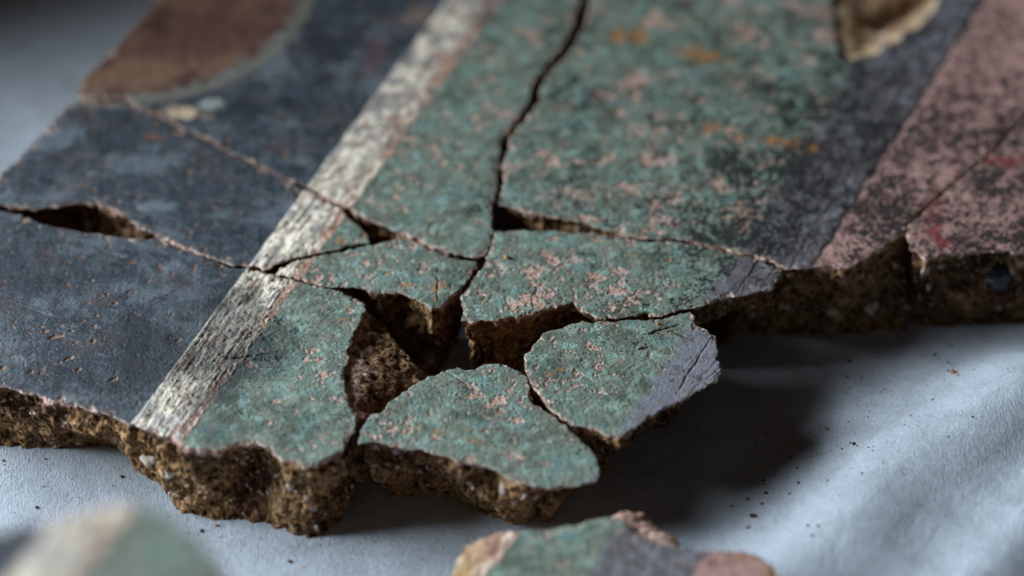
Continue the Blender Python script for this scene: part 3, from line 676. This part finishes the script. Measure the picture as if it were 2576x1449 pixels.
def patch8(X, Y, cl, hh):
    """where the paint has broken away at the far right: a shallow break down to the tan mortar"""
    poly = unproj([(2095, -40), (2101, 43), (2118, 140), (2150, 146), (2201, 133), (2251, 100), (2318, 60), (2365, -10), (2400, -80), (2250, -120)])[:, :2]
    m = np.nonzero((X > poly[:, 0].min() - 1) & (X < poly[:, 0].max() + 1) & (Y > poly[:, 1].min() - 1) & (Y < poly[:, 1].max() + 1))[0]
    x, y = X[m], Y[m]
    ins = np.zeros(len(m), bool); dist = np.full(len(m), 9.0)
    for k in range(len(poly)):
        a, b = poly[k], poly[(k + 1) % len(poly)]
        c = (a[1] > y) != (b[1] > y)
        ins ^= c & (x < (b[0] - a[0]) * (y - a[1]) / (b[1] - a[1] + 1e-12) + a[0])
        ab = b - a; t = np.clip(((x - a[0]) * ab[0] + (y - a[1]) * ab[1]) / (ab @ ab), 0, 1)
        dist = np.minimum(dist, np.hypot(x - a[0] - t * ab[0], y - a[1] - t * ab[1]))
    sd = np.where(ins, dist, -dist) + 0.12 * f2(x, y, 0.6, 3, 141)
    g = sst(-0.05, 0.08, sd); dep = sst(0, 0.9, sd)
    p = np.c_[x, y, np.zeros(len(x))]
    mc = mortar(p, np.ones(len(x)), light=1.5) * 0.6 + C(138, 112, 80) * 0.4
    mc = mix(mc, C(196, 170, 136), (1 - sst(0.0, 0.7, sd + .25 * f2(x, y, .5, 3, 143))) * .8)
    cl[m] = cl[m] * (1 - g[:, None]) + mc * g[:, None]
    # deep slot behind
    A, B = W(2200, 40), W(2330, -30)
    d = B - A; L = np.hypot(*d); u = ((x - A[0]) * d[0] + (y - A[1]) * d[1]) / L; v = (-(x - A[0]) * d[1] + (y - A[1]) * d[0]) / L
    slot = np.exp(-(v / 0.35) ** 2) * sst(-.3, .3, u) * g
    hh[m] = hh[m] * (1 - g) - g * (0.12 + 0.22 * dep + 0.03 * f2(x, y, 0.3, 4, 142)) - 0.35 * slot
    return cl, hh

fr = {}
fr[1] = fragment("large slate blue fragment with a brown painted disc at its far corner", F1, sp=0.045, rowsp=0.07, tp=0.2, chip=1.4)
fr[2] = fragment("blue slab between the two long cracks, crossed by the cream stripe", F2, sp=0.035, rowsp=0.06, tp=0.1, chip=1.7)
fr[3] = fragment("small pointed green piece with a fine cross shaped crack, beside the dark hollow", F3, sp=0.024, tp=0.1)
fr[4] = fragment("thick front slab, blue with cream stripe and green corner, on bright paper", F4, sp=0.026, rowsp=0.04, tp=0.16, chip=1.1)
fr[5] = fragment("rounded all green fragment just before the dark hollow, ochre flecks in the middle", F5, h=2.2, tilt=(-.01, .015), sp=0.025, tp=0.08)
fr[6] = fragment("green fragment fading to a grey rim with scored lines, overhanging the shaded paper", F6, h=2.3, tilt=(-.015, .01), sp=0.022, tp=0.06)
fr[7] = fragment("green fragment with the largest pinkish flaked patches, jagged and undercut at its front", F7, h=2.32, sp=0.023, tp=0.12)
fr[8] = fragment("largest fragment, speckled green running into grey and pink, with tan gash", F8, sp=0.042, rowsp=0.05, tp=0.08, extra=patch8)
fr[9] = fragment("pink fragment with dark red stains and a black pebble in its side", F9, sp=0.04, rowsp=0.05, tp=0.1)

def zl(pts, h):
    out = []
    for a, b in pts:
        A, B = W(*a, h), W(*b, h)
        k = (B[0] - A[0]) / (B[1] - A[1])
        out.append(lambda y, A=A, k=k: A[0] + k * (y - A[1]))
    return out
def patch10(X, Y, cl, hh):
    for (px, py, rx, ry, c, am) in [(1165, 1430, .5, .7, C(186, 150, 104), .95), (1190, 1380, .35, .3, C(196, 160, 128), .8), (1945, 1445, .25, .4, C(150, 122, 88), .8), (1870, 1400, .4, .15, C(150, 110, 80), .6)]:
        s = splat(X, Y, px, py, rx, ry, soft=.7, rough=.6, h=2.1, seed=3)
        cl = mix(cl, c, s * am)
    return cl, hh
Z10 = zl([((-800, 1449), (-600, 1300)), ((-700, 1449), (-500, 1300)), ((1225, 1449), (1310, 1330)), ((1480, 1449), (1560, 1310)), ((1735, 1449), (1830, 1330))], 2.1)
fr[10] = fragment("near fragment with green, grey and pink bands and a tan broken left edge", F10, h=2.1, sp=0.045, rowsp=0.06, zone=Z10, tp=0.25, extra=patch10, chip=2.2)
Z11 = zl([((20, 1449), (133, 1320)), ((180, 1449), (290, 1300)), ((215, 1449), (315, 1300)), ((2600, 1449), (2700, 1300)), ((2900, 1449), (3000, 1300))], 10.5)
fr[11] = fragment("very blurred tall fragment close to the camera, cream stripe between dark blue and green", F11, h=10.5, sp=0.07, rowsp=0.15, zone=Z11, tp=0.2)

# ------------------------------------------------------------------ stones in the mortar, crumbs on the paper
def ray(px, py, objs):
    d = (px - 1288) / FPX * RT - (py - 724.5) / FPX * UP + FW
    d = Vector(d).normalized(); o = Vector(CAM * CM)
    best = None
    for ob in objs:
        off = ob.parent.location if ob.parent else ob.location
        hit, loc, nor, _ = ob.ray_cast(o - off, d)
        if hit:
            loc = loc + off
            if best is None or (loc - o).length < best[1]:
                best = (loc, (loc - o).length, nor, ob)
    return best

def pebble_mesh(name, seed, rough=0.25, det=2):
    """angular lump: an icosphere pushed about by noise, radius 1"""
    import bmesh
    bm = bmesh.new(); bmesh.ops.create_icosphere(bm, subdivisions=det, radius=1)
    v = np.array([a.co[:] for a in bm.verts])
    r = 1 + rough * n3(v + seed * 3.7, 0.9, 31) + rough * 0.5 * n3(v + seed * 1.7, 0.4, 32)
    for a, k in zip(bm.verts, r):
        a.co *= float(k)
    me = bpy.data.meshes.new(name); bm.to_mesh(me); bm.free()
    for p in me.polygons: p.use_smooth = det > 2
    return me

def simple_mat(name, c, rough, scale, amt, spec=0.3):
    m = bpy.data.materials.new(name); m.use_nodes = True
    nt = m.node_tree; P = nt.nodes["Principled BSDF"]
    g = nd(nt, 'ShaderNodeNewGeometry'); n = nd(nt, 'ShaderNodeTexNoise'); n.inputs['Scale'].default_value = scale; n.inputs['Detail'].default_value = 4
    nt.links.new(g.outputs['Position'], n.inputs['Vector'])
    mr = nd(nt, 'ShaderNodeMapRange'); mr.inputs[1].default_value = .3; mr.inputs[2].default_value = .7; mr.inputs[3].default_value = 1 - amt; mr.inputs[4].default_value = 1 + amt
    nt.links.new(n.outputs['Fac'], mr.inputs[0])
    vm = nd(nt, 'ShaderNodeVectorMath', operation='SCALE'); vm.inputs[0].default_value = tuple(float(q) for q in c)
    nt.links.new(mr.outputs[0], vm.inputs['Scale']); nt.links.new(vm.outputs[0], P.inputs['Base Color'])
    P.inputs['Roughness'].default_value = rough; P.inputs['Specular IOR Level'].default_value = spec
    bp = nd(nt, 'ShaderNodeBump'); bp.inputs['Strength'].default_value = .5; bp.inputs['Distance'].default_value = .0004
    nt.links.new(n.outputs['Fac'], bp.inputs['Height']); nt.links.new(bp.outputs[0], P.inputs['Normal'])
    return m
M_LIME = simple_mat("lime_lump", C(184, 170, 156), .9, 700, .35)
M_GLASSY = simple_mat("black_pebble", C(34, 37, 44), .22, 300, .25, .6)
M_CRUMB = simple_mat("mortar_crumb", C(150, 98, 48), .95, 2500, .4)
M_CRUMB_D = simple_mat("dark_mortar_crumb", C(74, 48, 30), .95, 2500, .4)
M_YEL = simple_mat("ochre_crumb", C(196, 140, 60), .9, 2500, .3)

lime = [pebble_mesh("lime_lump", k, 0.4, 3) for k in range(4)]
def stone(f, px, py, rx, ry, mat, me, sink=0.5, name="lime_lump"):
    body = fr[f][2]
    hit = ray(px, py, [body])
    if hit is None: return
    o = bpy.data.objects.new(name, me.copy() if me.materials and me.materials[0] != mat else me)
    if not o.data.materials: o.data.materials.append(mat)
    elif o.data.materials[0] != mat:
        o.data.materials.clear(); o.data.materials.append(mat)
    col.objects.link(o); o.parent = fr[f][0]
    nn = Vector(hit[2]); nn.z *= 0.3; nn.normalize()
    o.location = hit[0] - fr[f][0].location - nn * (rx * CM * sink)
    o.scale = (rx * CM, rx * CM * 0.75, ry * CM)
    o.rotation_euler = (0, 0, math.atan2(nn.y, nn.x) + math.pi / 2 + 0.2 * math.sin(px))
for f, px, py, rx, ry, k in [(8, 2101, 790, .20, .24, 0), (8, 2195, 778, .24, .24, 1), (8, 1972, 773, .14, .08, 2), (9, 2335, 680, .13, .14, 3), (9, 2368, 673, .13, .13, 0),
                             (4, 383, 1160, .26, .2, 1), (4, 430, 1195, .22, .13, 2), (4, 727, 1229, .09, .16, 0), (4, 793, 1279, .11, .16, 3), (4, 697, 1196, .09, .09, 2), (4, 200, 1115, .10, .05, 1), (4, 545, 1213, .07, .07, 3),
                             (4, 770, 1255, .07, .12, 1), (4, 583, 1258, .06, .06, 0), (5, 1259, 1235, .12, .28, 2), (5, 1250, 1280, .07, .1, 1), (7, 1213, 862, .05, .12, 3), (4, 1022, 832, .06, .05, 0), (4, 1030, 900, .1, .06, 2), (8, 1340, 536, .14, .1, 2)]:
    stone(f, px, py, rx, ry, M_LIME, lime[k])
stone(9, 2516, 700, .5, .40, M_GLASSY, pebble_mesh("black_pebble", 9, 0.38, 4), .3, "black_pebble")

cm = [pebble_mesh("mortar_crumb", 20 + k, 0.5, 2) for k in range(5)]
for k, me in enumerate(cm):
    me.materials.append([M_CRUMB, M_CRUMB_D, M_CRUMB, M_CRUMB_D, M_YEL][k])
R9 = [(1515, 45, 16), (1495, 62, 12), (1885, 120, 18), (2105, 200, 10), (1205, 60, 10), (1235, 70, 10), (830, 310, 18), (1095, 342, 15), (683, 358, 11), (625, 380, 12), (848, 378, 12), (960, 370, 12), (690, 425, 18), (832, 440, 14), (620, 490, 17), (555, 465, 14),
      (752, 525, 10), (815, 560, 14), (925, 570, 14), (862, 635, 15), (700, 695, 22), (610, 730, 22), (612, 757, 20), (872, 748, 20), (1090, 730, 20), (625, 825, 28), (803, 830, 22), (370, 925, 20), (595, 905, 24), (530, 1000, 40), (492, 1085, 30), (1350, 675, 16), (1660, 680, 14),
      (1400, 480, 15), (1432, 505, 13), (1290, 455, 24), (1312, 468, 16), (1265, 446, 12), (1395, 250, 11), (2185, 250, 14), (880, 268, 9), (570, 162, 9), (695, 205, 8), (755, 290, 8), (920, 112, 7), (980, 180, 8), (1020, 1075, 20), (940, 1070, 20), (975, 1145, 22), (490, 870, 20), (1115, 505, 12), (1200, 490, 14), (1180, 845, 12)]
R6 = [(1900, 1230, 26), (1935, 1255, 16), (2000, 1290, 18), (2040, 1365, 42), (2002, 1352, 18), (2075, 1385, 20), (1255, 1280, 26), (1365, 1255, 14), (1000, 1300, 13), (935, 1245, 12), (1345, 1405, 16), (1240, 1400, 20), (2195, 1340, 11), (2450, 1335, 11), (2030, 1160, 20), (1130, 1370, 8), (1215, 1370, 9), (1975, 1425, 12), (2225, 1260, 9), (870, 1330, 12), (800, 1240, 11)]
R7 = [(25, 578, 18), (278, 933, 22), (1380, 965, 30), (1520, 1110, 24), (1635, 1070, 24), (920, 700, 24), (340, 565, 20), (2190, 1340, 24), (1660, 1160, 12)]
spots = [(x / 3 + 1718, y / 3 + 966, r / 3) for x, y, r in R9] + [(x / 3 + 1718, y / 3 + 483, r / 3) for x, y, r in R6] + [(x / 3, y / 3 + 966, r / 3) for x, y, r in R7]
rr = random.Random(4)
for k, (px, py, r) in enumerate(spots):
    hit = ray(px, py, [paper])
    if hit is None: continue
    z = hit[0]
    o = bpy.data.objects.new("mortar_crumb", cm[k % 4]); col.objects.link(o)
    rad = r / 100.0 * 0.5 * CM
    o.scale = (rad * rr.uniform(.9, 1.5), rad * rr.uniform(.8, 1.3), rad * rr.uniform(.4, .7))
    o.rotation_euler = (0, 0, rr.uniform(0, 6))
    o.location = z + Vector((0, 0, rad * 0.35))
    o['category'] = "crumb"
    if k < len(R9):
        if py > 1230:
            o['group'] = "crumbs just right of the near fragment"; o['label'] = "blurred brown crumb on pale paper just right of the green, grey and pink near fragment"
        elif px > 2120:
            o['group'] = "crumbs on the bright rise of the paper"; o['label'] = "tiny dark crumb out on the bright rising part of the paper at the right"
        elif py > 1130:
            o['group'] = "crumbs in the middle of the open paper"; o['label'] = "small brown crumb where the shadow fades, above the pink end of the near fragment"
        else:
            o['group'] = "crumbs near the grey rimmed fragment"; o['label'] = "tiny dark crumb on shaded paper, right of the fragment with the grey scored rim"
    elif r > 12:
        o['label'] = "largest loose brown crumb on the paper before the pink fragment with the black pebble"
    elif k < len(R9) + len(R6):
        o['group'] = "crumbs below the pink fragments"; o['label'] = "tiny brown crumb on the shaded paper just below the grey and pink broken edge"
    else:
        o['group'] = "crumbs before the thick front slab"; o['label'] = "tiny ochre crumb on the bright paper in front of the thick blue and green slab"
for px, py, r, f, lab in [(1276, 647, 13, 7, "round ochre crumb on the green fragment with big pinkish flaked patches"), (1656, 813, 7, 6, "tiny yellow crumb on the green fragment with the grey rim")]:
    hit = ray(px, py + 3, [fr[f][1]])
    o = bpy.data.objects.new("ochre_crumb", cm[4]); col.objects.link(o)
    rad = r / 100 * .5 * CM; o.scale = (rad, rad, rad * .9); o.location = hit[0] + Vector((0, 0, rad * .6))
    o['category'] = "crumb"; o['label'] = lab

DP = [(60, 1150), (200, 1175), (300, 1190), (420, 1270), (540, 1330), (640, 1365), (760, 1385), (860, 1370), (960, 1270), (1100, 1290), (1250, 1350), (1400, 1330), (1550, 1230), (1650, 1130), (1850, 900), (2000, 860), (2150, 860), (2300, 850), (2450, 850), (1500, 1270)]
# dust and grit nobody could count, one object
def dust():
    V = []; Fc = []
    base = np.array([[1, 0, 0], [-.5, .87, 0], [-.5, -.87, 0], [0, 0, .8]]); tri = np.array([[0, 1, 3], [1, 2, 3], [2, 0, 3]])
    r = np.random.RandomState(3)
    n = 0
    c1, c2 = W(2050, 1100, 0), W(2350, 880, 0)
    for k in range(2400):
        if k < 800: p = c1 + r.randn(2) * np.array([1.5, 2.0])
        elif k < 1300: p = c2 + r.randn(2) * np.array([2.6, 1.4])
        elif k < 1450: p = W(r.uniform(0, 900), r.uniform(1180, 1400), 0)
        elif k < 1900: p = W(r.uniform(0, 1250), 1200, 0) * 0 + W(*DP[r.randint(len(DP))], 0) + r.randn(2) * .45
        else: p = W(r.uniform(0, 2576), r.uniform(700, 1449), 0)
        s = 0.009 + 0.028 * r.rand() ** 4
        a = r.rand() * 6.28
        R = np.array([[math.cos(a), -math.sin(a), 0], [math.sin(a), math.cos(a), 0], [0, 0, 1]])
        z = cloth_h(np.array([p[0]]), np.array([p[1]]))[0]
        V.append((base * (s, s * r.uniform(.6, 1.4), s)) @ R.T + np.array([p[0], p[1], z - 0.001])); Fc.append(tri + n); n += 4
    o = mk("mortar_dust", np.concatenate(V), np.concatenate(Fc), M_CRUMB, smooth=False)
    o['kind'] = 'stuff'; o['label'] = "fine brown mortar dust scattered over the paper"; o['category'] = "dust"
dust()
